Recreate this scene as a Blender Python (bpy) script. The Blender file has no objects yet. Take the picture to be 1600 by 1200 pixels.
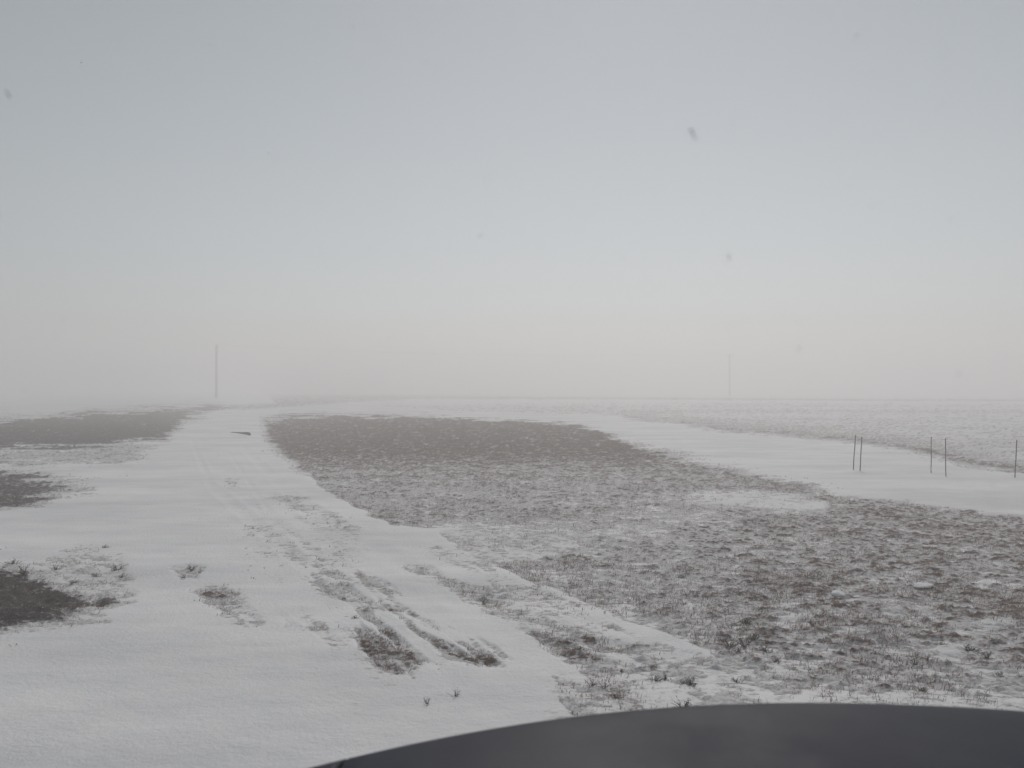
import bpy, bmesh, math, random
import numpy as np
from mathutils import Vector, Matrix

sc = bpy.context.scene
COL = sc.collection
R = math.radians

# ------------------------------------------------------------------ camera
H = 2.0            # eye height above the ground (m)
F = 1230.0         # focal length in pixels of the 1600 x 1200 photograph
YH = 604.0         # row of the true horizon
cam_d = bpy.data.cameras.new('camera')
cam = bpy.data.objects.new('camera', cam_d)
COL.objects.link(cam)
cam.location = (0, 0, H)
cam.rotation_euler = (R(90) + math.atan((YH - 600) / F), 0, 0)
cam_d.sensor_width = 36.0
cam_d.lens = F / 1600 * 36
cam_d.clip_start = 0.05
cam_d.clip_end = 6000
cam_d.dof.use_dof = True
cam_d.dof.focus_distance = 22.0
cam_d.dof.aperture_fstop = 5.0
sc.camera = cam

# ------------------------------------------------------------------ light
SUN_EL, SUN_AZ = 42.0, 9.0        # veiled sun ahead, a little to the right (degrees)
world = bpy.data.worlds.new('World')
sc.world = world
world.use_nodes = True
wn, wl = world.node_tree.nodes, world.node_tree.links
bg = wn['Background']
sky = wn.new('ShaderNodeTexSky')
sky.sky_type = 'NISHITA'
sky.sun_disc = False
sky.sun_elevation = R(SUN_EL)
sky.sun_rotation = R(SUN_AZ)
sky.air_density = 1.0
sky.dust_density = 0.15
sky.ozone_density = 1.0
hsv = wn.new('ShaderNodeHueSaturation')
hsv.inputs['Saturation'].default_value = 0.33
hsv.inputs['Hue'].default_value = 0.474
wl.new(sky.outputs['Color'], hsv.inputs['Color'])
wl.new(hsv.outputs['Color'], bg.inputs['Color'])
bg.inputs['Strength'].default_value = 0.056

sun_d = bpy.data.lights.new('sun', 'SUN')
sun_d.energy = 1.5
sun_d.angle = R(22)
sun_d.color = (1.0, 0.915, 0.865)
sun = bpy.data.objects.new('sun', sun_d)
COL.objects.link(sun)
el, az = R(SUN_EL), R(SUN_AZ)
to_sun = Vector((math.sin(az) * math.cos(el), math.cos(az) * math.cos(el), math.sin(el)))
sun.rotation_euler = (-to_sun).to_track_quat('-Z', 'Y').to_euler()
sun.location = to_sun * 60

sc.view_settings.view_transform = 'Standard'
sc.view_settings.look = 'None'
sc.view_settings.exposure = 0.16
sc.view_settings.gamma = 1.0
sc.view_settings.use_curve_mapping = False
sc.cycles.use_denoising = True
sc.cycles.max_bounces = 8
sc.cycles.volume_bounces = 3
sc.cycles.diffuse_bounces = 3

# ------------------------------------------------------------------ helpers
def gp(px, py, z=0.0):
    """photo pixel -> point where its ray meets the level z"""
    Y = (H - z) * F / (py - YH)
    return Vector(((px - 800) * Y / F, Y, z))

def at_depth(px, py, Y):
    return Vector(((px - 800) * Y / F, Y, H - (py - YH) * Y / F))

def tag(o, label=None, cat=None, group=None, kind=None):
    if label: o['label'] = label
    if cat: o['category'] = cat
    if group: o['group'] = group
    if kind: o['kind'] = kind
    return o

def link(name, me, mat=None, parent=None):
    o = bpy.data.objects.new(name, me)
    COL.objects.link(o)
    if mat is not None and not me.materials:
        me.materials.append(mat)
    if parent is not None:
        o.parent = parent
    return o

def empty(name, loc=(0, 0, 0), rz=0.0):
    o = bpy.data.objects.new(name, None)
    o.empty_display_size = 0.2
    o.location = loc
    o.rotation_euler = (0, 0, rz)
    COL.objects.link(o)
    return o

def mesh_np(name, V, Fq, smooth=True):
    me = bpy.data.meshes.new(name)
    V = np.asarray(V, np.float32)
    Fq = np.asarray(Fq, np.int32)
    k = Fq.shape[1]
    me.vertices.add(len(V)); me.vertices.foreach_set('co', V.ravel())
    me.loops.add(Fq.size); me.loops.foreach_set('vertex_index', Fq.ravel())
    me.polygons.add(len(Fq))
    me.polygons.foreach_set('loop_start', np.arange(0, Fq.size, k, dtype=np.int32))
    me.polygons.foreach_set('use_smooth', np.full(len(Fq), smooth))
    me.update(calc_edges=True)
    me.validate()
    return me

class MB:
    """collects simple solids into one mesh"""
    def __init__(s): s.v = []; s.f = []
    def add(s, vs, fs):
        b = len(s.v); s.v += [tuple(v) for v in vs]; s.f += [tuple(i + b for i in f) for f in fs]
    def tube(s, pts, rad, n=6, cap=True):
        pts = [Vector(p) for p in pts]
        rad = rad if hasattr(rad, '__len__') else [rad] * len(pts)
        vs = []; fs = []
        for i, p in enumerate(pts):
            d = (pts[min(i + 1, len(pts) - 1)] - pts[max(i - 1, 0)]).normalized()
            a = d.cross(Vector((0, 0, 1)) if abs(d.z) < 0.9 else Vector((1, 0, 0))).normalized()
            b = d.cross(a)
            for k in range(n):
                t = 2 * math.pi * k / n
                vs.append(p + (a * math.cos(t) + b * math.sin(t)) * rad[i])
        for i in range(len(pts) - 1):
            for k in range(n):
                fs.append((i * n + k, i * n + (k + 1) % n, (i + 1) * n + (k + 1) % n, (i + 1) * n + k))
        if cap:
            fs.append(tuple(range(n))[::-1]); m = (len(pts) - 1) * n
            fs.append(tuple(m + k for k in range(n)))
        s.add(vs, fs)
    def box(s, c, sz, M=None):
        vs = []
        for z in (-1, 1):
            for y in (-1, 1):
                for x in (-1, 1):
                    v = Vector((x * sz[0] / 2, y * sz[1] / 2, z * sz[2] / 2))
                    if M is not None: v = M @ v
                    vs.append(Vector(c) + v)
        s.add(vs, [(0, 2, 3, 1), (4, 5, 7, 6), (0, 1, 5, 4), (2, 6, 7, 3), (0, 4, 6, 2), (1, 3, 7, 5)])
    def mesh(s, name, smooth=False):
        me = bpy.data.meshes.new(name)
        me.from_pydata(s.v, [], s.f)
        me.update()
        if smooth: me.polygons.foreach_set('use_smooth', [True] * len(me.polygons))
        return me
    def build(s, name, mat, parent=None, smooth=False):
        return link(name, s.mesh(name, smooth), mat, parent)

# value noise, vectorised
def _hash(ix, iy, seed):
    h = (ix.astype(np.int64) * 374761393 + iy.astype(np.int64) * 668265263 + seed * 974634777) & 0xFFFFFFFF
    h = ((h ^ (h >> 13)) * 1274126177) & 0xFFFFFFFF
    h = (h ^ (h >> 16)) & 0xFFFFFFFF
    return h.astype(np.float64) / 4294967295.0 * 2 - 1

def vnoise(x, y, seed=0):
    ix = np.floor(x); iy = np.floor(y)
    fx = x - ix; fy = y - iy
    ux = fx * fx * fx * (fx * (fx * 6 - 15) + 10); uy = fy * fy * fy * (fy * (fy * 6 - 15) + 10)
    a = _hash(ix, iy, seed); b = _hash(ix + 1, iy, seed)
    c = _hash(ix, iy + 1, seed); d = _hash(ix + 1, iy + 1, seed)
    return (a * (1 - ux) + b * ux) * (1 - uy) + (c * (1 - ux) + d * ux) * uy

def fbm(x, y, scale, octv=4, seed=0, gain=0.5):
    t = np.zeros_like(x); a = 1.0; s = 0.0
    ca, sa = math.cos(0.6), math.sin(0.6)
    px, py = x / scale, y / scale
    for k in range(octv):
        t += a * vnoise(px, py, seed + 17 * k); s += a
        px, py = (px * ca - py * sa) * 2.03 + 3.1, (px * sa + py * ca) * 2.03 - 1.7
        a *= gain
    return t / s

def sdf(px, py, poly):
    """signed distance to a polygon (negative inside), arrays in photo pixels"""
    P = np.array(poly, float)
    d = np.full(px.shape, 1e18); ins = np.zeros(px.shape, bool)
    n = len(P)
    for i in range(n):
        ax, ay = P[i]; bx, by = P[(i + 1) % n]
        ex, ey = bx - ax, by - ay
        wx, wy = px - ax, py - ay
        t = np.clip((wx * ex + wy * ey) / (ex * ex + ey * ey + 1e-9), 0, 1)
        d = np.minimum(d, (wx - ex * t) ** 2 + (wy - ey * t) ** 2)
        c = (ay <= py) != (by <= py)
        if ey != 0:
            ins ^= c & (px < ax + (py - ay) * ex / ey)
    d = np.sqrt(d)
    return np.where(ins, -d, d)

def pline(px, py, pts):
    """distance to a polyline, photo pixels"""
    d = np.full(px.shape, 1e18)
    for (ax, ay), (bx, by) in zip(pts[:-1], pts[1:]):
        ex, ey = bx - ax, by - ay
        t = np.clip(((px - ax) * ex + (py - ay) * ey) / (ex * ex + ey * ey + 1e-9), 0, 1)
        d = np.minimum(d, (px - ax - ex * t) ** 2 + (py - ay - ey * t) ** 2)
    return np.sqrt(d)

def sstep(a, b, x):
    t = np.clip((x - a) / (b - a), 0, 1)
    return t * t * (3 - 2 * t)

# ------------------------------------------------------------------ materials
def new_mat(name):
    m = bpy.data.materials.new(name); m.use_nodes = True
    return m, m.node_tree.nodes, m.node_tree.links, m.node_tree.nodes['Principled BSDF']

def noise_node(n, l, scale, detail=5, rough=0.6, stretch=None, obj=False):
    tc = n.new('ShaderNodeTexCoord'); mp = n.new('ShaderNodeMapping')
    l.new(tc.outputs['Object'], mp.inputs['Vector'])
    if stretch: mp.inputs['Scale'].default_value = stretch
    t = n.new('ShaderNodeTexNoise')
    t.inputs['Scale'].default_value = scale; t.inputs['Detail'].default_value = detail; t.inputs['Roughness'].default_value = rough
    l.new(mp.outputs['Vector'], t.inputs['Vector'])
    return t

def ramp(n, l, src, stops):
    r = n.new('ShaderNodeValToRGB')
    e = r.color_ramp.elements
    while len(e) < len(stops): e.new(0.5)
    for k, (p, c) in enumerate(stops):
        e[k].position = p; e[k].color = c if len(c) == 4 else (*c, 1)
    l.new(src, r.inputs['Fac'])
    return r

def simple_mat(name, c1, c2, scale, rough=0.8, bump=0.0, stretch=None, metallic=0.0):
    m, n, l, b = new_mat(name)
    t = noise_node(n, l, scale, stretch=stretch)
    r = ramp(n, l, t.outputs['Fac'], [(0.32, c1), (0.68, c2)])
    l.new(r.outputs['Color'], b.inputs['Base Color'])
    b.inputs['Roughness'].default_value = rough
    b.inputs['Metallic'].default_value = metallic
    if bump:
        bp = n.new('ShaderNodeBump'); bp.inputs['Strength'].default_value = bump; bp.inputs['Distance'].default_value = 0.02
        l.new(t.outputs['Fac'], bp.inputs['Height']); l.new(bp.outputs['Normal'], b.inputs['Normal'])
    return m

def soil_material():
    m, n, l, b = new_mat('frozen_turf')
    t1 = noise_node(n, l, 2.2, 6)
    t2 = noise_node(n, l, 22, 4)
    r1 = ramp(n, l, t1.outputs['Fac'], [(0.3, (0.092, 0.067, 0.059)), (0.5, (0.138, 0.104, 0.091)), (0.7, (0.185, 0.144, 0.122))])
    r2 = ramp(n, l, t2.outputs['Fac'], [(0.3, (0.55, 0.55, 0.55)), (0.7, (1.25, 1.2, 1.15))])
    mul = n.new('ShaderNodeMix'); mul.data_type = 'RGBA'; mul.blend_type = 'MULTIPLY'; mul.inputs['Factor'].default_value = 1.0
    l.new(r1.outputs['Color'], mul.inputs['A']); l.new(r2.outputs['Color'], mul.inputs['B'])
    pa = n.new('ShaderNodeAttribute'); pa.attribute_name = 'plough_vignette'
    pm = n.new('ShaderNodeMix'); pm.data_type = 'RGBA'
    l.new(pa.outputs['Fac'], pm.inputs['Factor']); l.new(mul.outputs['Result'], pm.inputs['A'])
    r5 = ramp(n, l, t2.outputs['Fac'], [(0.3, (0.022, 0.021, 0.024)), (0.7, (0.052, 0.049, 0.052))])  # blackish blue-grey: ploughed soil, with lens corner darkening painted in
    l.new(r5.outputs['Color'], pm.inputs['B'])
    # thin rime and blown snow caught between the stalks, in streaks along the wind
    t3 = noise_node(n, l, 17.0, 7, 0.78, stretch=(0.55, 1.0, 1.0))
    at = n.new('ShaderNodeAttribute'); at.attribute_name = 'dust'
    th = n.new('ShaderNodeMath'); th.operation = 'ADD'
    l.new(t3.outputs['Fac'], th.inputs[0]); l.new(at.outputs['Fac'], th.inputs[1])
    rr = ramp(n, l, th.outputs[0], [(0.55, (0, 0, 0)), (0.70, (1, 1, 1))])
    mx = n.new('ShaderNodeMix'); mx.data_type = 'RGBA'
    l.new(rr.outputs['Color'], mx.inputs['Factor']); l.new(pm.outputs['Result'], mx.inputs['A'])
    mx.inputs['B'].default_value = (0.62, 0.62, 0.63, 1)
    l.new(mx.outputs['Result'], b.inputs['Base Color'])
    b.inputs['Roughness'].default_value = 0.95
    b.inputs['Specular IOR Level'].default_value = 0.15
    bp = n.new('ShaderNodeBump'); bp.inputs['Strength'].default_value = 0.6; bp.inputs['Distance'].default_value = 0.03
    l.new(t2.outputs['Fac'], bp.inputs['Height']); l.new(bp.outputs['Normal'], b.inputs['Normal'])
    return m

def snow_material():
    m, n, l, b = new_mat('blown_snow')
    t1 = noise_node(n, l, 1.1, 5)
    t2 = noise_node(n, l, 30, 4)
    r1a = ramp(n, l, t1.outputs['Fac'], [(0.3, (0.74, 0.76, 0.775)), (0.7, (0.83, 0.835, 0.84))])
    t4 = noise_node(n, l, 0.55, 6, 0.68, stretch=(0.35, 1, 1))
    r4 = ramp(n, l, t4.outputs['Fac'], [(0.36, (0.80, 0.81, 0.82)), (0.58, (1, 1, 1))])
    r1 = n.new('ShaderNodeMix'); r1.data_type = 'RGBA'; r1.blend_type = 'MULTIPLY'; r1.inputs['Factor'].default_value = 1.0
    l.new(r1a.outputs['Color'], r1.inputs['A']); l.new(r4.outputs['Color'], r1.inputs['B'])
    # chaff, soil dust and stalk tips showing through thin snow
    t3 = noise_node(n, l, 19, 7, 0.78, stretch=(0.6, 1, 1))
    at = n.new('ShaderNodeAttribute'); at.attribute_name = 'thin'
    th = n.new('ShaderNodeMath'); th.operation = 'ADD'
    l.new(t3.outputs['Fac'], th.inputs[0]); l.new(at.outputs['Fac'], th.inputs[1])
    rr = ramp(n, l, th.outputs[0], [(0.66, (0, 0, 0)), (0.84, (0.85, 0.85, 0.85))])
    mx = n.new('ShaderNodeMix'); mx.data_type = 'RGBA'
    l.new(rr.outputs['Color'], mx.inputs['Factor']); l.new(r1.outputs['Result'], mx.inputs['A'])
    mx.inputs['B'].default_value = (0.20, 0.17, 0.15, 1)
    l.new(mx.outputs['Result'], b.inputs['Base Color'])
    b.inputs['Roughness'].default_value = 0.7
    b.inputs['Specular IOR Level'].default_value = 0.25
    bp = n.new('ShaderNodeBump'); bp.inputs['Strength'].default_value = 0.5; bp.inputs['Distance'].default_value = 0.02
    l.new(t2.outputs['Fac'], bp.inputs['Height']); l.new(bp.outputs['Normal'], b.inputs['Normal'])
    return m

M_SOIL = soil_material()
M_SNOW = snow_material()

# ------------------------------------------------------------------ ground: how bare the turf is
FIELD = [(405, 652), (440, 647), (520, 646), (650, 650), (830, 656), (900, 664), (1000, 690), (1100, 718), (1200, 742),
         (1300, 765), (1400, 781), (1500, 794), (1600, 806), (2300, 905), (4000, 1100), (4000, 4000), (1000, 4000), (900, 1120),
         (880, 1060), (1000, 1035), (1110, 1034), (1040, 1008), (950, 975), (850, 930), (780, 892), (700, 852), (690, 836), (760, 823),
         (700, 826), (612, 823), (560, 800), (500, 765), (450, 727), (412, 690)]

def bareness(px, py, x, y):
    """-1 deep snow ... 0.5 half covered ... 1 bare turf"""
    wob = fbm(x, y, 1.6, 4, 5)                      # ragged edges
    wobf = fbm(x * 0.45, y, 0.5, 3, 9)
    streak = fbm((x * .48 - y * .88) * 0.16, x * .88 + y * .48, 0.10, 4, 55)
    B = np.full(px.shape, -0.75)
    # faint chaff over the snowy track
    def region(poly, val, soft=8.0, rag=6.0, rf=3.0, st=0.0):
        nonlocal B
        d = sdf(px, py, poly) + wob * rag * 1.3 + wobf * rf * 1.6 + streak * st
        w = 1 - sstep(-soft * 1.3, soft * 2.0, d)
        B = np.maximum(B, B * (1 - w) + val * w)
    # --- far ground behind the drift: half blown clear
    region([(560, 633), (700, 630), (1000, 627), (4000, 640), (4000, 850), (1600, 737), (1500, 721), (1420, 702), (1340, 690), (1240, 680),
            (1130, 671), (1060, 659), (990, 653), (850, 648), (700, 644)], 0.02, 4, 3, 2)
    region([(975, 651), (1060, 655), (1140, 668), (1250, 676), (1345, 685), (1430, 695), (1510, 712), (1600, 727), (1800, 760), (1800, 785),
            (1600, 741), (1500, 724), (1420, 704), (1340, 692), (1240, 682), (1130, 673), (1060, 661)], 0.90, 8, 3, 3)
    # --- far road line
    region([(330, 616.5), (600, 616.5), (900, 620), (1400, 623), (4000, 629), (4000, 633), (1400, 627), (900, 624), (640, 624)], 0.75, 1.0, .5, .3)
    region([(420, 619), (600, 618), (640, 624), (560, 628), (470, 635), (400, 640), (300, 640), (320, 634), (430, 631)], 0.7, 2, 1, .5)
    # --- left dark field
    region([(-3000, 700), (-800, 668), (0, 655), (150, 641), (325, 632), (360, 636), (300, 652), (255, 688), (165, 698), (0, 706), (-3000, 760)], 1.05, 8, 7, 6)
    region([(-600, 705), (0, 700), (180, 692), (240, 700), (190, 730), (120, 722), (60, 728), (0, 728), (-600, 745)], 0.62, 9, 9, 12)
    region([(-900, 735), (0, 738), (70, 744), (135, 757), (60, 787), (0, 802), (-900, 870)], 0.98, 14, 10, 12)
    # --- left near patches
    region([(-900, 880), (0, 878), (40, 884), (70, 905), (110, 925), (205, 934), (160, 958), (60, 975), (0, 990), (-900, 1090)], 1.05, 18, 16, 20)
    region([(60, 880), (130, 866), (190, 872), (205, 905), (190, 930), (90, 925)], 0.42, 12, 16, 12)
    region([(270, 892), (300, 884), (318, 890), (308, 910), (282, 910)], 0.62, 8, 8, 6)
    region([(295, 924), (350, 917), (366, 940), (322, 946)], 0.80, 8, 8, 8)
    region([(320, 942), (372, 930), (425, 970), (400, 982), (345, 968)], 0.55, 10, 12, 10)
    # --- ruts worn through the track: broken, feathered wheel marks
    region([(556, 984), (598, 980), (640, 1003), (664, 1034), (640, 1048), (598, 1046), (566, 1022)], 0.82, 9, 6, 8, 26)
    region([(622, 978), (680, 986), (735, 1012), (796, 1042), (742, 1048), (690, 1042), (660, 1012)], 0.82, 9, 6, 8, 26)
    region([(735, 996), (768, 1010), (812, 1036), (790, 1044), (748, 1020)], 0.72, 7, 5, 6, 20)
    region([(806, 1002), (860, 990), (905, 1006), (945, 1036), (880, 1044), (838, 1026)], 0.74, 9, 8, 8, 22)
    region([(480, 893), (530, 904), (580, 950), (606, 984), (560, 984), (505, 932)], 0.56, 10, 8, 10, 30)
    region([(455, 868), (490, 872), (545, 905), (590, 945), (640, 985), (610, 985), (540, 930), (480, 895)], 0.36, 10, 8, 10, 30)
    region([(560, 905), (600, 915), (660, 960), (700, 985), (640, 980), (590, 945)], 0.42, 9, 8, 10, 30)
    region([(430, 955), (470, 950), (545, 990), (560, 1030), (520, 1020), (450, 985)], 0.10, 10, 8, 10, 26)
    region([(585, 938), (620, 944), (645, 962), (612, 968)], 0.6, 6, 8, 6)
    region([(632, 884), (672, 888), (690, 902), (640, 898)], 0.5, 6, 8, 6)
    region([(690, 912), (760, 920), (860, 960), (1000, 1008), (1010, 1030), (930, 1034), (850, 996), (760, 978), (720, 948)], 0.50, 10, 14, 12)
    region([(860, 1012), (1010, 1022), (1130, 1036), (1200, 1120), (900, 1130), (850, 1075)], 0.44, 18, 18, 14)
    region([(740, 972), (800, 984), (840, 992), (790, 998), (750, 986)], 0.75, 5, 6, 4)
    region([(905, 1000), (1000, 1002), (1060, 1014), (990, 1022), (930, 1018)], 0.72, 5, 6, 4)
    region([(760, 890), (860, 930), (1000, 985), (1110, 1030), (1010, 1030), (860, 962), (760, 925)], 0.27, 8, 12, 12)
    region([(640, 855), (700, 852), (790, 892), (860, 940), (780, 915), (700, 880)], 0.10, 8, 8, 8)
    # scattered stalks along the crown of the track
    region([(410, 772), (450, 776), (520, 800), (565, 830), (530, 832), (470, 806)], 0.24, 6, 8, 8)
    region([(380, 800), (560, 840), (560, 905), (400, 900), (350, 850)], -0.03, 26, 14, 10)
    region([(350, 745), (372, 752), (375, 765), (352, 760)], 0.3, 5, 5, 5)
    # --- main field
    far = sstep(760, 690, py)
    near = sstep(960, 1110, py)
    mott = fbm(x * 0.5, y, 2.2, 5, 31, 0.65)
    wid = sstep(1000, 1500, px)
    left = sstep(1250, 880, px) * sstep(820, 930, py)
    val = 0.62 + 0.34 * far - 0.16 * near + mott * 0.07 * (1 - far) + 0.07 * wid - 0.14 * left
    d = sdf(px, py, FIELD) + wob * (5 + 5 * (1 - far)) + wobf * 7
    soft = 4 + 14 * sstep(560, 430, px) * sstep(640, 665, py) * sstep(770, 720, py) + 14 * sstep(640, 720, py) * sstep(900, 1000, px) * sstep(800, 700, py) + 26 * sstep(950, 1100, py)
    w = 1 - sstep(-soft, soft, d)
    B = np.maximum(B, B * (1 - w) + val * w)
    # snow lodged inside the field
    def cover(poly, val, soft, rag=8, rf=6):
        nonlocal B
        d = sdf(px, py, poly) + wob * rag + wobf * rf
        w = 1 - sstep(-soft, soft, d)
        B = B * (1 - w) + np.minimum(B, val) * w
    cover([(1080, 772), (1160, 770), (1290, 784), (1285, 796), (1180, 792), (1100, 786)], 0.0, 10)
    cover([(900, 828), (1000, 800), (1080, 780), (1140, 800), (1010, 850), (930, 860), (760, 850), (740, 832)], 0.50, 24)
    cover([(690, 832), (900, 826), (900, 858), (800, 880), (700, 850)], 0.28, 12, 14, 10)
    cover([(880, 1080), (1020, 1068), (1300, 1085), (1600, 1100), (1600, 1300), (880, 1300)], 0.24, 26, 12, 10)
    for (cx, cy, rx, ry) in ((1310, 930, 11, 6), (1440, 916, 17, 6), (1560, 976, 28, 8), (1545, 912, 22, 6), (1275, 915, 12, 5), (1490, 1018, 44, 9),
                             (1395, 958, 18, 6), (930, 899, 13, 4), (1225, 965, 30, 6), (1330, 990, 26, 5), (1120, 1060, 50, 8), (980, 1062, 44, 10)):
        q = np.sqrt(((px - cx) / rx) ** 2 + ((py - cy) / ry) ** 2) + wob * 0.4 + wobf * 0.3
        B = np.minimum(B, np.where(q < 1.6, 0.28 + 0.7 * sstep(0.5, 1.5, q), 2))
    # the wind-blown ridge beside the track, and the tyre ridges
    B -= 0.55 * np.exp(-(pline(px, py, [(850, 921), (930, 956), (1010, 990), (1080, 1016), (1125, 1034)]) / 5.0) ** 2)
    B -= 0.9 * np.exp(-(pline(px, py, [(640, 905), (740, 960), (830, 1012), (905, 1062)]) / 11.0) ** 2)
    B -= 1.0 * np.exp(-(pline(px, py, [(590, 962), (640, 992), (672, 1020), (720, 1052)]) / 7.0) ** 2)
    B -= 0.9 * np.exp(-(pline(px, py, [(690, 960), (745, 1006), (800, 1044)]) / 6.0) ** 2)
    return B

# polar grid round the viewpoint, denser where the ground is near
fine = np.arange(-R(43), R(43), 0.0019)
coarse = np.linspace(R(43), 2 * math.pi - R(43), 96)
ang = np.concatenate([fine, coarse])
fpx = F * 1024 / 1600
rad = [0.25, 0.6, 1.0, 1.5, 2.0, 2.5, 3.0]
rr_ = 3.2
while rr_ < 400:
    rad.append(rr_)
    rr_ += max(0.018, 0.72 * rr_ * rr_ / (H * fpx)) if rr_ < 150 else rr_ * 0.09
rad += [500, 700, 1000, 1500]
rad = np.array(rad)
NA, NR = len(ang), len(rad)
AA, RR = np.meshgrid(ang, rad)
GX = RR * np.sin(AA); GY = RR * np.cos(AA)
Yc = np.maximum(GY, 0.5)
PX = np.where(GY > 0.5, 800 + F * GX / Yc, np.where(GX > 0, 3900, -2900))
PX = np.clip(PX, -2900, 3900)
PY = np.where(GY > 0.5, np.minimum(YH + H * F / Yc, 3900), 3900)

rel = np.clip(1.0 - (RR - 60) / 240, 0.15, 1)
clod = fbm(GX * 0.5 + GY * 0.22, GY * 0.9, 0.092, 4, 1, 0.8)            # turf clods, drawn out along the wind
fineb = fbm(GX, GY, 0.11, 3, 2)
base = fbm(GX, GY, 9.0, 3, 3) * 0.035 * np.clip(RR / 6, 0, 1)
BARE = bareness(PX, PY, GX, GY)
s_rel = 0.052
soil = base + clod * s_rel + fineb * 0.014
smooth_n = fbm(GX * 0.4, GY, 0.8, 4, 7)
lee = fbm(GX * 0.4 + GY * 0.12, GY, 0.30, 3, 8)
lvl = (0.5 - BARE)
depth = np.where(lvl > 0, 0.021 * np.tanh(lvl / 0.40), lvl * 0.060)
fld = sstep(0.2, 0.5, BARE)
snow = base + depth + smooth_n * 0.008 * (1 - 0.85 * fld) + lee * 0.008 * (1 - 0.6 * fld)
# tyre ruts pressed into the track
for pts, wdt, dep in (([(300, 690), (330, 760), (470, 880), (640, 1010), (760, 1100)], 10, 0.022), ([(380, 700), (470, 790), (640, 890), (860, 1030), (980, 1110)], 12, 0.02),
                      ([(352, 700), (420, 800), (560, 930), (700, 1050)], 7, 0.012)):
    dd = pline(PX, PY, pts) / (wdt * np.clip((PY - YH) / 300, 0.1, 2))
    snow += (0.25 * dep * np.exp(-((dd - 1.7) / 0.6) ** 2) - 0.35 * dep * np.exp(-dd ** 2)) * (0.6 + 0.8 * smooth_n) * (lvl > 0.3)
# the soil must stay below deep snow
soil = np.where(lvl > 0.62, np.minimum(soil, snow - 0.012), soil)
DEP = snow - soil

idx = np.arange(NR * NA).reshape(NR, NA)
a = idx[:-1, :]; b_ = np.roll(idx, -1, axis=1)[:-1, :]
c = np.roll(idx, -1, axis=1)[1:, :]; d_ = idx[1:, :]
quads = np.stack([a, d_, c, b_], -1).reshape(-1, 4)
V_soil = np.stack([GX, GY, soil], -1).reshape(-1, 3)
V_snow = np.stack([GX, GY, snow], -1).reshape(-1, 3)
def make_sheet(name, V, q, mat, attr, vals, kind='structure'):
    used = np.unique(q)
    remap = np.full(len(V), -1, np.int64); remap[used] = np.arange(len(used))
    me = mesh_np(name, V[used], remap[q])
    at = me.attributes.new(attr, 'FLOAT', 'POINT')
    at.data.foreach_set('value', vals.reshape(-1)[used].astype(np.float32))
    o = link(name, me, mat)
    tag(o, kind=kind)
    return o

farf = sstep(18, 60, RR)
dust = 0.26 * (1.0 - np.clip(BARE, 0, 1.1)) - 0.01 + 0.14 * sstep(-0.030, 0.0, DEP) - 0.008 * sstep(900, 1450, PX) * sstep(690, 800, PY)
thin = np.clip((BARE + 0.75) * 0.16, 0, 0.15) - 0.02 + 0.22 * np.exp(-np.maximum(DEP, 0) / 0.006)
strk = fbm((GX * .48 - GY * .88) * 0.12, GX * .88 + GY * .48, 0.16, 5, 58, 0.65)
corr = sstep(240, 380, PX - (PY - 700) * 0.15) * sstep(1000, 800, PX - (PY - 800) * 0.6) * sstep(720, 800, PY)
thin += corr * np.clip(strk + 0.12, 0, 1) * 0.17
far_right = sstep(6, -6, sdf(PX, PY, [(600, 634), (1000, 629), (3800, 640), (3800, 850), (1600, 738), (1420, 703), (1240, 681), (1060, 660), (850, 648)]))
thin += far_right * (0.075 + 0.09 * fbm(GX * 0.25, GY, 9.0, 4, 61))
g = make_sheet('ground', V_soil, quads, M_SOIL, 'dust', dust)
plough_vignette = sstep(330, 210, PX) * sstep(632, 700, PY) * 0.72  # left side: ploughed strip, plus vignette shade put into the near patches' colour
pat = g.data.attributes.new('plough_vignette', 'FLOAT', 'POINT')
pat.data.foreach_set('value', plough_vignette.reshape(-1).astype(np.float32))
tag(g, 'frozen brown turf showing through the blown snow', 'ground')

# snow sheets, only where the snow stands proud of the turf
dq = DEP.reshape(-1)[quads].max(axis=1)
keep = dq > -0.006
q = quads[keep]
cx = PX.reshape(-1)[q].mean(1); cy = PY.reshape(-1)[q].mean(1)
in_field = sdf(cx, cy, [(x_ + (14 if x_ < 800 else 0), y_) for x_, y_ in FIELD]) < -9
edge = np.interp(cx, [-3000, 405, 520, 830, 1000, 1200, 1400, 1600, 2300, 4000], [640, 649, 645, 655, 688, 741, 781, 806, 905, 1100])
bank_top = np.interp(cx, [-3000, 560, 850, 990, 1130, 1340, 1500, 1600, 4000], [630, 636, 648, 656, 672, 690, 722, 736, 1000])
behind = (cy < edge) & (cx > 480)
far_m = (behind & (cy < bank_top - 3)) | (cy < 632)
groups = {'snow_field': far_m & ~in_field, 'snow_bank': behind & ~far_m & ~in_field, 'snow_patches': in_field}
rest = ~(groups['snow_field'] | groups['snow_bank'] | groups['snow_patches'])
groups['snow_track'] = rest
lab = {'snow_field': ('pale snow plain fading into the white haze', 'snow'), 'snow_bank': ('smooth white snow bank carrying the thin stakes', 'snow bank'),
       'snow_patches': ('streaks of snow lodged in the brown turf field', 'snow'), 'snow_track': ('snow covered farm track with worn tyre ruts', 'track')}
for nm, msk in groups.items():
    if msk.any():
        o = make_sheet(nm, V_snow, q[msk], M_SNOW, 'thin', thin)
        tag(o, *lab[nm])

def surf(x, y):
    """height of whatever lies uppermost at a ground point"""
    r = math.hypot(x, y); t = math.atan2(x, y)
    i = int(np.clip(np.searchsorted(rad, r), 0, NR - 1)); j = int(np.argmin(np.abs(ang - t)))
    return float(max(soil[i, j], snow[i, j]))

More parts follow.
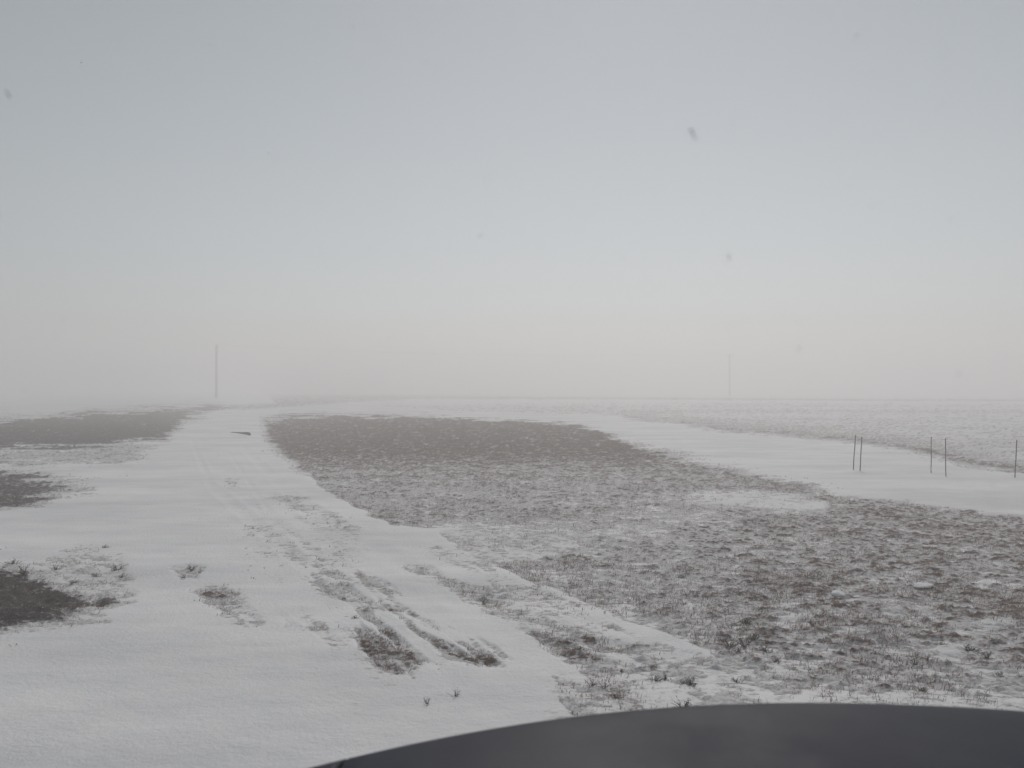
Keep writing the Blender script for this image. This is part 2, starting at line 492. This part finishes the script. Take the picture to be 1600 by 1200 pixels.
# ------------------------------------------------------------------ utility poles and wires
M_POLE = simple_mat('weathered_timber', (0.035, 0.03, 0.027), (0.075, 0.064, 0.055), 6, 0.9, 0.4, stretch=(6, 6, 0.6))
M_INS = simple_mat('glazed_insulator', (0.10, 0.09, 0.09), (0.16, 0.15, 0.15), 20, 0.35)
M_WIRE = simple_mat('aluminium_wire', (0.07, 0.07, 0.075), (0.12, 0.12, 0.125), 5, 0.6)
M_STEEL = simple_mat('galvanised_steel', (0.14, 0.145, 0.15), (0.24, 0.24, 0.245), 9, 0.55, metallic=0.6)
line_dir = Vector((99, 38, 0)).normalized()
arm_dir = Vector((line_dir.y, -line_dir.x, 0))
ARM_Z = 8.95

def utility_pole(x, y, tilt, label, can):
    z0 = surf(x, y) - 0.05
    root = empty('utility_pole', (x, y, z0))
    m = MB(); m.tube([(0, 0, 0), (0.01, 0, 3), (-0.012, 0.01, 6.4), (0, 0, 9.3)], [0.23, 0.215, 0.195, 0.17], 12)
    m.build('shaft', M_POLE, root, True)
    Ma = Matrix((arm_dir, line_dir, Vector((0, 0, 1)))).transposed() @ Matrix.Rotation(R(tilt), 3, 'Y')
    m = MB(); m.box(line_dir * 0.16 + Vector((0, 0, ARM_Z)), (2.6, 0.13, 0.21), Ma)
    arm = m.build('crossarm', M_POLE, root)
    for s in (-1, 1):
        m = MB(); m.tube([line_dir * 0.225 + arm_dir * 0.75 * s + Vector((0, 0, ARM_Z - 0.05)), line_dir * 0.17 + Vector((0, 0, ARM_Z - 0.75))], 0.03, 6)
        m.build('brace', M_STEEL, root)
    for k in (-1.1, -0.45, 1.1):
        p = line_dir * 0.16 + Ma @ Vector((k, 0, 0.075)) + Vector((0, 0, ARM_Z))
        m = MB(); m.tube([p, p + Vector((0, 0, 0.07)), p + Vector((0, 0, 0.10)), p + Vector((0, 0, 0.15)), p + Vector((0, 0, 0.17)), p + Vector((0, 0, 0.23))],
                         [0.02, 0.02, 0.065, 0.045, 0.065, 0.04], 8)
        m.build('insulator', M_INS, root, True)
    if can:
        c0 = arm_dir * 0.42 + Vector((0, 0, 7.75))
        m = MB(); m.tube([c0, c0 + Vector((0, 0, 0.03)), c0 + Vector((0, 0, 0.72)), c0 + Vector((0, 0, 0.80))], [0.2, 0.23, 0.23, 0.17], 14)
        m.tube([c0 + Vector((0, 0, .4)), Vector((0, 0, 8.15))], 0.05, 6)
        m.tube([c0 + Vector((0.08, 0, .78)), c0 + Vector((0.08, 0, 1.02))], [0.05, 0.03], 8)
        m.build('transformer', M_STEEL, root)
    tag(root, label, 'utility pole', 'utility poles along the far road')
    return root

LP = gp(338, 622.0); RP = Vector((340 * 175 / F, 175, 0))
stepv = RP - Vector((LP.x, LP.y, 0))
line_dir = stepv.normalized(); arm_dir = Vector((line_dir.y, -line_dir.x, 0))
utility_pole(LP.x, LP.y, 4, 'taller looking timber utility pole beyond the track, with small transformer can', True)
utility_pole(RP.x, RP.y, 0, 'fainter bare timber utility pole standing beyond the snow bank', False)
for k in (-1.1, -0.45, 1.1):
    A = Vector((LP.x, LP.y, 0)) + line_dir * 0.16 + arm_dir * k + Vector((0, 0, ARM_Z + 0.28))
    Bp = Vector((RP.x, RP.y, 0)) + line_dir * 0.16 + arm_dir * k + Vector((0, 0, ARM_Z + 0.28))
    pts = []
    for i in range(41):
        t = i / 40
        p = A.lerp(Bp, t); p.z -= 4 * 1.0 * t * (1 - t); pts.append(p)
    m = MB(); m.tube(pts, 0.008, 5)
    o = m.build('overhead_wire', M_WIRE, None, True)
    tag(o, 'thin overhead wire sagging between the two far utility poles', 'wire', 'overhead wires')

# ------------------------------------------------------------------ thin stakes in the snow bank
M_STAKE = simple_mat('rusty_dark_steel', (0.028, 0.024, 0.023), (0.06, 0.048, 0.043), 14, 0.75)
def stake(bx, by, tx, ty, label, group, wid=0.020, notch=True):
    p = gp(bx, by); p.z = surf(p.x, p.y)
    top = at_depth(tx, ty, p.y)
    ln = (top - p).length
    ax = (top - p).normalized()
    root = empty('stake', p)
    m = MB()
    # T-section shaft driven into the snow, slightly bent
    n = 7
    pts = [ax * (-0.18 + (ln + 0.18) * i / n) + Vector((0.004 * math.sin(i * 1.3 + bx), 0.004 * math.cos(i + bx), 0)) for i in range(n + 1)]
    u = Vector((1, 0, 0)); v = Vector((0, 1, 0))
    prof = [(-.5, -.15), (.5, -.15), (.5, .12), (.14, .16), (.12, .8), (-.12, .8), (-.14, .16), (-.5, .12)]
    vs = [P + u * (a_ * wid) + v * (b__ * wid) for P in pts for a_, b__ in prof]
    k = len(prof)
    fs = [(i * k + j, i * k + (j + 1) % k, (i + 1) * k + (j + 1) % k, (i + 1) * k + j) for i in range(n) for j in range(k)]
    fs += [tuple(range(k))[::-1], tuple(n * k + j for j in range(k))]
    m.add(vs, fs)
    m.build('shaft', M_STAKE, root)
    m = MB()
    for i in range(int(ln / 0.07)):
        c_ = ax * (0.06 + i * 0.07) - v * (wid * 0.22)
        m.box(c_, (wid * 0.4, wid * 0.3, 0.012))
    s_ = m.build('studs', M_STAKE, root); s_['kind'] = 'stuff'
    m = MB(); cc = ax * (ln - 0.012)
    m.tube([cc, cc + ax * 0.03, cc + ax * 0.036], [wid * 0.62, wid * 0.58, wid * 0.3], 8)
    m.build('cap', M_STAKE, root)
    tag(root, label, 'stake', group)

SG = 'thin stakes on the snow bank'
stake(1333, 735, 1336.5, 681.5, 'thin dark stake leaning right, one of the closely set pair on the snow bank', SG, 0.021)
stake(1343.5, 737, 1346.5, 684, 'thin dark stake leaning right, one of the closely set pair on the snow bank', SG, 0.022)
stake(1454.7, 740, 1455, 684, 'shorter upright stake of the wider spaced upright pair on the snow bank', SG, 0.018)
stake(1477.6, 746, 1477.2, 686.5, 'taller upright stake of the wider spaced upright pair on the snow bank', SG, 0.018)
stake(1585.6, 747, 1588.6, 689, 'thin dark stake leaning right, standing alone apart from both pairs', SG, 0.020)

# ------------------------------------------------------------------ broken branch on the track
M_BARK = simple_mat('dark_bark', (0.024, 0.021, 0.020), (0.065, 0.055, 0.050), 18, 0.95, 0.6, stretch=(1, 3, 3))
Yb = gp(380, 681).y
def bp(px, py): return at_depth(px, py, Yb)
root = empty('fallen_branch', (bp(388, 681).x, Yb, surf(bp(388, 681).x, Yb)))
o0 = Vector(root.location)
def bl(px, py, dy=0): return bp(px, py) - o0 + Vector((0, dy, 0.0))
m = MB(); m.tube([bl(391.5, 679, .02), bl(389, 677.6), bl(384, 677.0), bl(376, 676.6, .05), bl(369, 675.9, .02), bl(361, 675.4, -.04)], [0.035, 0.062, 0.052, 0.034, 0.022, 0.010], 9)
m.build('limb', M_BARK, root, True)
m = MB(); m.tube([bl(387.5, 677.6), bl(390, 679), bl(391.3, 681.6, -.03)], [0.05, 0.05, 0.034], 8); m.build('stub', M_BARK, root, True)
m = MB(); m.tube([bl(374, 676.6), bl(371, 675.6, -.06), bl(366, 674.8, -.1)], [0.014, 0.010, 0.005], 6); m.build('twig', M_BARK, root, True)
tag(root, 'dark broken branch lying on the snowy track', 'branch')

# ------------------------------------------------------------------ dead grass and stubble
rng = np.random.default_rng(4)
M_GRASS = simple_mat('dead_grass', (0.190, 0.136, 0.114), (0.340, 0.258, 0.205), 3.0, 0.9)
M_WEED = simple_mat('dark_weed', (0.070, 0.052, 0.044), (0.140, 0.108, 0.086), 6.0, 0.9)

def ground_lookup(x, y):
    r = np.hypot(x, y); t = np.arctan2(x, y)
    i = np.clip(np.searchsorted(rad, r), 0, NR - 1)
    j = np.clip(np.round((t - ang[0]) / 0.0019).astype(int), 0, len(fine) - 1)
    return BARE[i, j], soil[i, j], snow[i, j]

def grass(name, x, y, z, per, hmin, hmax, wid, lean, mat, label, cat):
    n = len(x) * per
    bx = np.repeat(x, per) + rng.normal(0, 0.022, n); by = np.repeat(y, per) + rng.normal(0, 0.022, n)
    bz = np.repeat(z, per) - 0.012
    dist = np.hypot(bx, by)
    h = rng.uniform(hmin, hmax, n) * rng.uniform(0.6, 1.0, n)
    th = rng.uniform(0, 2 * np.pi, n)
    le = np.abs(rng.normal(0, lean, n))
    dx = np.cos(th) * le * h + 0.25 * h; dy = np.sin(th) * le * h          # leaning downwind
    w = wid * (0.7 + 0.6 * rng.random(n)) * np.maximum(1, dist / 14)
    ph = rng.uniform(0, np.pi, n)
    wx = np.cos(ph) * w / 2; wy = np.sin(ph) * w / 2
    b0 = np.stack([bx - wx, by - wy, bz], -1); b1 = np.stack([bx + wx, by + wy, bz], -1)
    m0 = np.stack([bx - wx * .7 + dx * .4, by - wy * .7 + dy * .4, bz + h * .6], -1)
    m1 = np.stack([bx + wx * .7 + dx * .4, by + wy * .7 + dy * .4, bz + h * .6], -1)
    tp = np.stack([bx + dx, by + dy, bz + h * np.sqrt(np.maximum(0.15, 1 - le * le * .6))], -1)
    V = np.stack([b0, b1, m1, m0, tp], 1).reshape(-1, 3)
    k = np.arange(n)[:, None] * 5
    T = np.concatenate([k + np.array([[0, 1, 2]]), k + np.array([[0, 2, 3]]), k + np.array([[3, 2, 4]])], 1).reshape(-1, 3)
    o = link(name, mesh_np(name, V, T, False), mat)
    tag(o, label, cat, kind='stuff')
    return o

# candidates, sampled evenly over the ground in rings
def sample(n, r0, r1, amax):
    r = np.sqrt(rng.uniform(r0 * r0, r1 * r1, n)); t = rng.uniform(-amax, amax, n)
    return r * np.sin(t), r * np.cos(t)
xs, ys = [], []
for n, r0, r1 in ((46000, 3.6, 9), (60000, 9, 18), (44000, 18, 45)):
    x, y = sample(n, r0, r1, R(40)); xs.append(x); ys.append(y)
x = np.concatenate(xs); y = np.concatenate(ys)
Bv, so, sn = ground_lookup(x, y)
clump = fbm(x, y, 0.55, 3, 41)
prob = np.clip((Bv - 0.05) * 0.85, 0, 0.7) * np.clip(0.55 + clump * 1.5, 0.04, 1)
ok = (rng.random(len(x)) < prob)
x, y, so, sn = x[ok], y[ok], so[ok], sn[ok]
pxv = 800 + F * x / y; pyv = YH + H * F / y
inf = sdf(pxv, pyv, FIELD) < 6
zz = np.maximum(so, sn)
grass('field_stubble', x[inf], y[inf], zz[inf], 5, 0.02, 0.065, 0.0040, 0.8, M_GRASS, 'short dead grass poking through the snow in the brown field', 'grass')
grass('track_grass', x[~inf], y[~inf], zz[~inf], 4, 0.02, 0.06, 0.0040, 0.8, M_GRASS, 'sparse dead grass along the snowy track and bare patches', 'grass')
# a thin scatter of stalks standing in the track snow
x, y = sample(26000, 4.5, 26, R(36))
Bv, so, sn = ground_lookup(x, y)
ok = (Bv > -0.55) & (Bv < 0.3) & (rng.random(len(x)) < 0.30 * np.clip(0.4 + 1.6 * fbm(x, y, 0.9, 3, 77), 0, 1) * np.clip((Bv + .6) * 1.4, 0, 1))
x, y = x[ok], y[ok]
grass('chaff', x, y, np.maximum(so, sn)[ok], 4, 0.02, 0.06, 0.006, 1.0, M_WEED, 'loose dark chaff strewn over the thin snow of the track', 'chaff')

# ------------------------------------------------------------------ single weeds that stand out
def weed_mesh(seed, h, spread, n, leaf):
    rnd = random.Random(seed)
    m = MB()
    for i in range(n):
        a_ = rnd.uniform(0, 2 * math.pi); r0 = rnd.random() * 0.012
        p = Vector((math.cos(a_) * r0, math.sin(a_) * r0 * .8, -0.02))
        d = Vector((math.cos(a_) * rnd.random() * spread * 6, math.sin(a_) * rnd.random() * spread * 5, rnd.uniform(.45, 1.1))).normalized()
        pts = [p]; L = h * rnd.uniform(.45, 1.0)
        for k in range(4):
            d = (d + Vector((rnd.gauss(0.06, .28), rnd.gauss(0, .28), rnd.gauss(0, .15)))).normalized()
            pts.append(pts[-1] + d * L / 4)
        m.tube(pts, [0.0024, 0.0022, 0.002, 0.0016, 0.0008], 4)
        for k in range(1, 5):
            for s in range(leaf):
                q = pts[k]; e = Vector((rnd.gauss(0, 1), rnd.gauss(0, 1), rnd.uniform(0, 1.2))).normalized() * rnd.uniform(.010, .030)
                sd = e.cross(Vector((rnd.gauss(0, 1), rnd.gauss(0, 1), 1))).normalized() * 0.0016
                m.add([q - sd, q + sd, q + e * .6 + sd * 1.2, q + e, q + e * .6 - sd * 1.2], [(0, 1, 2, 3, 4)])
    m.tube([(0, 0, -.04), (0, 0, -.015), (0, 0, .006)], [.014, .018, .008], 6)
    return m.mesh('dry_weed')
WM = [weed_mesh(1, .12, .22, 20, 1), weed_mesh(2, .08, .30, 24, 1), weed_mesh(3, .15, .10, 9, 1), weed_mesh(4, .06, .26, 16, 1)]
for me in WM: me.materials.append(M_WEED)
G1, G2, G3 = 'weeds in the field', 'weeds at the near bare patch', 'weed sprigs along the track'
wa = ('dark twiggy weed in the dense clump by the lower end of the snow ridge', G1)
wb = ('twiggy weed in the loose row between the long snow patch and truck hood', G1)
wc = ('low twiggy weed among the stubble, apart from the dense clump and the loose row', G1)
wd = ('dark weed rooted in the turf of the near bare patch', G2)
we = ('low weed on thin snow just off the tip of the near bare patch', G2)
wf = ('weed in the lone tuft above the small worn patch on the track', G2)
wh_ = ('thin upright sprig alone in the clean snow below the two worn ruts', G3)
wi = ('weed sprig in the half snowed strip between the ridge and the truck hood', G3)
wj = ('small weed sprig at the upper edge of the worn ruts', G3)
wk = ('tiny dark sprig on the white crown of the track', G3)
spots = [(1165, 1010, 0, 1.3, wa), (1195, 1018, 1, 1.2, wa), (1152, 1022, 3, 1.2, wa), (1212, 1034, 1, 1.0, wa), (1130, 1004, 1, .8, wa), (1178, 1004, 1, 1.0, wa), (1140, 1014, 0, .9, wa),
         (1430, 1040, 2, 1.1, wb), (1448, 1036, 0, .9, wb), (1370, 1026, 1, .9, wb), (1515, 1020, 1, 1.2, wb), (1540, 1030, 0, 1.0, wb), (1470, 1010, 3, 1.0, wb), (1335, 1022, 3, .9, wb),
         (1270, 978, 1, 1.0, wc), (1165, 976, 1, 1.0, wc), (1290, 1000, 3, .9, wc), (1560, 1058, 1, 1.0, wc), (1440, 1082, 1, 1.0, wc),
         (165, 859, 1, .8, we), (185, 892, 0, 1.2, we), (150, 902, 1, 1.0, we), (192, 905, 3, 1.0, we), (115, 915, 1, .9, we), (88, 892, 0, .7, we),
         (300, 892, 0, .9, wf), (286, 904, 1, 1.0, wf), (312, 898, 2, .7, wf),
         (66, 897, 1, .9, wd), (20, 885, 0, 1.2, wd), (38, 900, 0, 1.1, wd), (8, 912, 1, 1.3, wd),
         (712, 1092, 2, .6, wh_), (668, 1103, 2, .7, wh_),
         (925, 1074, 2, 1.0, wi), (945, 1078, 2, 1.0, wi), (1025, 1065, 1, .9, wi), (1040, 1062, 3, 1.0, wi), (962, 1092, 1, 1.0, wi), (1078, 1072, 1, 1.1, wi), (1066, 1108, 0, 1.0, wi),
         (1018, 1045, 1, 1.0, wi), (1150, 1066, 1, .9, wi), (970, 1050, 3, .9, wi),
         (755, 945, 2, 1.0, wj), (905, 1020, 3, 1.0, wj), (555, 970, 3, .9, wj), (610, 955, 3, .8, wj),
         (395, 828, 3, .6, wk), (358, 757, 3, .8, wk), (490, 822, 3, .8, wk), (540, 828, 3, .7, wk)]
rnd = random.Random(7)
for (px, py, k, s, (lb, gr)) in spots:
    p = gp(px, py); p.z = surf(p.x, p.y)
    o = link('dry_weed', WM[k]); o.location = p; s *= 0.9; o.scale = (s * rnd.uniform(.9, 1.4), s, s * rnd.uniform(.6, 1.2)); o.rotation_euler = (0, 0, rnd.uniform(0, 6.28))
    tag(o, lb, 'weed', gr)

# snow lumps resting on the stubble
def lump(px, py, sx, sy, sz, seed):
    p = gp(px, py); p.z = surf(p.x, p.y) + sz * .25
    bm = bmesh.new(); bmesh.ops.create_icosphere(bm, subdivisions=4, radius=1.0)
    co = np.array([v.co for v in bm.verts])
    nz = fbm(co[:, 0] * 1.0 + seed, co[:, 1] + co[:, 2] * .7, .8, 4, seed)
    for v, q_ in zip(bm.verts, nz):
        v.co = Vector((v.co.x * sx, v.co.y * sy, v.co.z * sz)) * (1 + .35 * q_)
    me = bpy.data.meshes.new('snow_clump'); bm.to_mesh(me); bm.free()
    me.polygons.foreach_set('use_smooth', [True] * len(me.polygons))
    o = link('snow_clump', me, M_SNOW); o.location = p
    return o
tag(lump(1310, 932, .06, .07, .024, 3), 'small rounded white snow clump resting on the field stubble', 'snow clump', 'snow clumps in the field')
tag(lump(1441, 919, .10, .07, .02, 5), 'flat white snow clump on the field, wider than the rounded one', 'snow clump', 'snow clumps in the field')

# ------------------------------------------------------------------ bonnet of the parked truck
def car_paint():
    m, n, l, b = new_mat('dark_slate_paint')
    t = noise_node(n, l, 3.0, 6)
    t2 = noise_node(n, l, 60, 3)
    r = ramp(n, l, t.outputs['Fac'], [(0.35, (0.016, 0.020, 0.034)), (0.7, (0.026, 0.031, 0.047))])
    t5 = noise_node(n, l, 5.0, 8, 0.75, stretch=(1, .45, 1))
    gr = ramp(n, l, t5.outputs['Fac'], [(0.52, (0, 0, 0)), (0.76, (0.28, 0.28, 0.28))])
    gm = n.new('ShaderNodeMix'); gm.data_type = 'RGBA'; gm.inputs['B'].default_value = (0.060, 0.064, 0.078, 1)
    l.new(gr.outputs['Color'], gm.inputs['Factor']); l.new(r.outputs['Color'], gm.inputs['A'])
    l.new(gm.outputs['Result'], b.inputs['Base Color'])
    rr = ramp(n, l, t.outputs['Fac'], [(0.3, (.36,) * 3), (0.7, (.62,) * 3)])
    l.new(rr.outputs['Color'], b.inputs['Roughness'])
    b.inputs['Specular IOR Level'].default_value = 0.10
    return m
M_PAINT = car_paint()
M_RUB = simple_mat('black_rubber', (0.012, 0.012, 0.013), (0.022, 0.022, 0.023), 20, 0.85)
M_LENS = simple_mat('headlight_lens', (0.30, 0.31, 0.33), (0.42, 0.43, 0.45), 12, 0.2)
M_RIM = simple_mat('steel_rim', (0.22, 0.22, 0.23), (0.32, 0.32, 0.33), 12, 0.45, metallic=0.7)
YAW = -5.0
truck = empty('pickup_truck', (0.53, -0.441, 0), R(YAW))
tag(truck, 'dark slate pickup truck, its broad hood rising over the near snow', 'pickup truck')
# local frame: +y forward along the truck, x across
BW, Y0, LEN = 1.0, 0.55, 1.282
def body_pt(u, v):
    """point of the front body shell: u -1..1 across, v 0..1 along, v>1 rolls over the nose"""
    au = abs(u); vv = min(v, 1.0)
    x = u * BW; y = Y0 + (LEN - 0.291 * min(au, 1.0) ** 2.2) * vv
    z = 1.45 - 0.013 * vv * vv - 0.02 * min(au, 1.0) ** 2.05
    if v > 1:                                   # nose
        t = min(v - 1.0, 1.0) * math.pi / 2
        y += 0.09 * math.sin(t); z -= 0.13 * (1 - math.cos(t))
    if au > 1:                                  # shoulder of the fender
        t = min(au - 1.0, 1.0) * math.pi / 2
        x = math.copysign(BW + 0.05 * math.sin(t), u); z -= 0.10 * (1 - math.cos(t))
    return Vector((x, y, z))
def shell(name, us, vs_, parent, extra=None):
    V = [body_pt(u, v) for v in vs_ for u in us]
    n = len(us); Fc = []
    for j in range(len(vs_) - 1):
        for i in range(n - 1):
            a0 = j * n + i; Fc.append((a0, a0 + 1, a0 + n + 1, a0 + n))
    me = bpy.data.meshes.new(name); me.from_pydata(V, [], Fc); me.update()
    me.polygons.foreach_set('use_smooth', [True] * len(me.polygons))
    o = link(name, me, M_PAINT, parent)
    sd = o.modifiers.new('thick', 'SOLIDIFY'); sd.thickness = 0.012; sd.offset = -1
    return o
vrow = list(np.linspace(0, 1, 40)) + list(np.linspace(1.06, 2.0, 14))
shell('hood', list(np.linspace(-0.93, 0.93, 60)), vrow, truck)
for s in (-1, 1):
    us = list(np.linspace(0.936, 1.0, 6)) + list(np.linspace(1.1, 2.0, 9))
    us = us if s > 0 else [-u for u in us[::-1]]
    fe = shell('fender', us, vrow, truck)
    # side panel with the wheel arch
    V = []; Fc = []
    nf, ng = 44, 6
    for j in range(nf + 1):
        yv = Y0 + (LEN - 0.291 + 0.08) * j / nf
        arch = max(0.0, 0.47 ** 2 - (yv - 1.02) ** 2) ** .5
        zb = max(0.52, 0.43 + arch) if arch > 0 else 0.52
        for i in range(ng + 1):
            V.append((s * (BW + 0.049), yv, 1.335 - (1.335 - zb) * i / ng))
    for j in range(nf):
        for i in range(ng):
            a0 = j * (ng + 1) + i; f_ = (a0, a0 + 1, a0 + ng + 2, a0 + ng + 1); Fc.append(f_ if s < 0 else f_[::-1])
    me = bpy.data.meshes.new('side_panel'); me.from_pydata(V, [], Fc); me.update()
    o = link('side_panel', me, M_PAINT, fe); q_ = o.modifiers.new('thick', 'SOLIDIFY'); q_.thickness = 0.012
    w = MB()
    w.tube([(s * .76, 1.02, .41), (s * .78, 1.02, .41), (s * 1.0, 1.02, .41), (s * 1.02, 1.02, .41)], [.36, .41, .41, .36], 32)
    wh = w.build('wheel', M_RUB, truck)
    w = MB(); w.tube([(s * .99, 1.02, .41), (s * 1.025, 1.02, .41), (s * 1.035, 1.02, .41)], [.25, .24, .08], 24); w.build('rim', M_RIM, wh)
    m = MB(); m.box((s * .80, 1.66, 1.10), (.30, .16, .24)); hl = m.build('headlight', M_LENS, truck)
    bv = hl.modifiers.new('b', 'BEVEL'); bv.width = .03; bv.segments = 3
m = MB()
for k in range(7): m.box((0, 1.80, .80 + k * .075), (1.25, .06, .035))
m.build('grille', M_RUB, truck)
m = MB(); m.box((0, 1.80, .60), (1.96, .22, .28)); bo = m.build('bumper', M_RIM, truck); bv = bo.modifiers.new('b', 'BEVEL'); bv.width = .05; bv.segments = 3
m = MB(); m.box((0, .47, 1.40), (1.8, .14, .05)); m.build('cowl', M_RUB, truck)
m = MB(); m.box((0, 1.15, .85), (1.3, 1.15, .5)); m.build('chassis', M_RUB, truck)

# ------------------------------------------------------------------ windscreen dirt specks built as snow flakes, plus loose flakes in the air
M_FLAKE = simple_mat('speck_flake', (0.70, 0.72, 0.75), (0.85, 0.86, 0.88), 40, 0.8)
_n, _l = M_FLAKE.node_tree.nodes, M_FLAKE.node_tree.links
_tr = _n.new('ShaderNodeBsdfTranslucent'); _tr.inputs['Color'].default_value = (.85, .87, .9, 1)
_mx = _n.new('ShaderNodeMixShader'); _mx.inputs[0].default_value = 0.5
_l.new(_n['Principled BSDF'].outputs[0], _mx.inputs[1]); _l.new(_tr.outputs[0], _mx.inputs[2]); _l.new(_mx.outputs[0], _n['Material Output'].inputs['Surface'])
fm_v = []; fm_f = []
ico = bmesh.new(); bmesh.ops.create_icosphere(ico, subdivisions=1, radius=1.0)
IV = [Vector(v.co) for v in ico.verts]; IF = [tuple(v.index for v in f.verts) for f in ico.faces]; ico.free()
def flake(c_, r_, stretch=None):
    rot = Matrix.Rotation(rnd.uniform(0, 6.28), 3, Vector((rnd.gauss(0, 1), rnd.gauss(0, 1), rnd.gauss(0, 1))).normalized())
    b0 = len(fm_v)
    for v in IV:
        w = rot @ Vector((v.x * r_, v.y * r_ * .7, v.z * r_ * .55))
        w *= rnd.uniform(.65, 1.25)
        fm_v.append(tuple(c_ + w))
    fm_f.extend(tuple(i + b0 for i in f) for f in IF)
big = [(12, 147, 7), (1083, 209, 9), (1139, 401, 5), (1139, 510, 3.5), (1249, 544, 5), (222, 587, 4), (87, 527, 3), (1033, 606, 3), (552, 42, 4), (1340, 55, 4), (431, 541, 3),
       (1479, 88, 3.5), (992, 68, 2.5), (1325, 290, 2.5), (770, 290, 2), (1247, 503, 3), (320, 464, 2.5), (140, 168, 4), (178, 68, 3), (1572, 423, 3), (471, 478, 2.5), (1195, 310, 2.5), (717, 140, 3), (1075, 520, 2), (295, 750, 3), (342, 712, 2.5), (412, 1024, 2.5), (1552, 760, 4), (1545, 752, 2.5), (1228, 643, 2.5)]
for (px, py, r_) in big:  # dirt specks of the windscreen, made as flakes floating close to the eye
    Yd = rnd.uniform(0.45, 0.8); rr = r_ / F * Yd
    c_ = at_depth(px, py, Yd)
    ax = Vector((rnd.gauss(0, .4), 0, rnd.gauss(0, 1))).normalized()
    if r_ > 6: ax = Vector((.45, 0, -.9)).normalized()
    nn = 3 if r_ > 4 else 2
    for i in range(nn):
        flake(c_ + ax * rr * (i - (nn - 1) / 2) * .75, rr * rnd.uniform(.32, .50))
for i in range(46):
    flake(at_depth(rnd.uniform(20, 1580), rnd.uniform(20, 640), rnd.uniform(.5, .9)), rnd.uniform(.0006, .0012))
for i in range(900):
    Yd = rnd.uniform(2.5, 16) ; u_ = rnd.uniform(-.9, .9); zz_ = rnd.uniform(0.1, 9)
    flake(Vector((u_ * Yd, Yd, zz_)), rnd.uniform(.0018, .0042))
me = bpy.data.meshes.new('specks_and_flakes'); me.from_pydata(fm_v, [], fm_f); me.update()
o = link('specks_and_flakes', me, M_FLAKE); tag(o, 'windscreen dirt specks built as floating flakes, with loose snow added in the air', 'windscreen specks', kind='stuff')

# ------------------------------------------------------------------ blowing snow in the air
hm, n, l, b = new_mat('blowing_snow_air')
n.remove(b)
pv = n.new('ShaderNodeVolumePrincipled')
pv.inputs['Color'].default_value = (0.97, 0.97, 0.965, 1)
pv.inputs['Density'].default_value = 0.0145
pv.inputs['Anisotropy'].default_value = 0.45
l.new(pv.outputs['Volume'], n['Material Output'].inputs['Volume'])
m = MB(); m.box((0, 0, 4.9), (3060, 3060, 12.2))
hz = m.build('haze', hm); tag(hz, 'pale blowing snow haze filling the air', 'haze', kind='stuff')
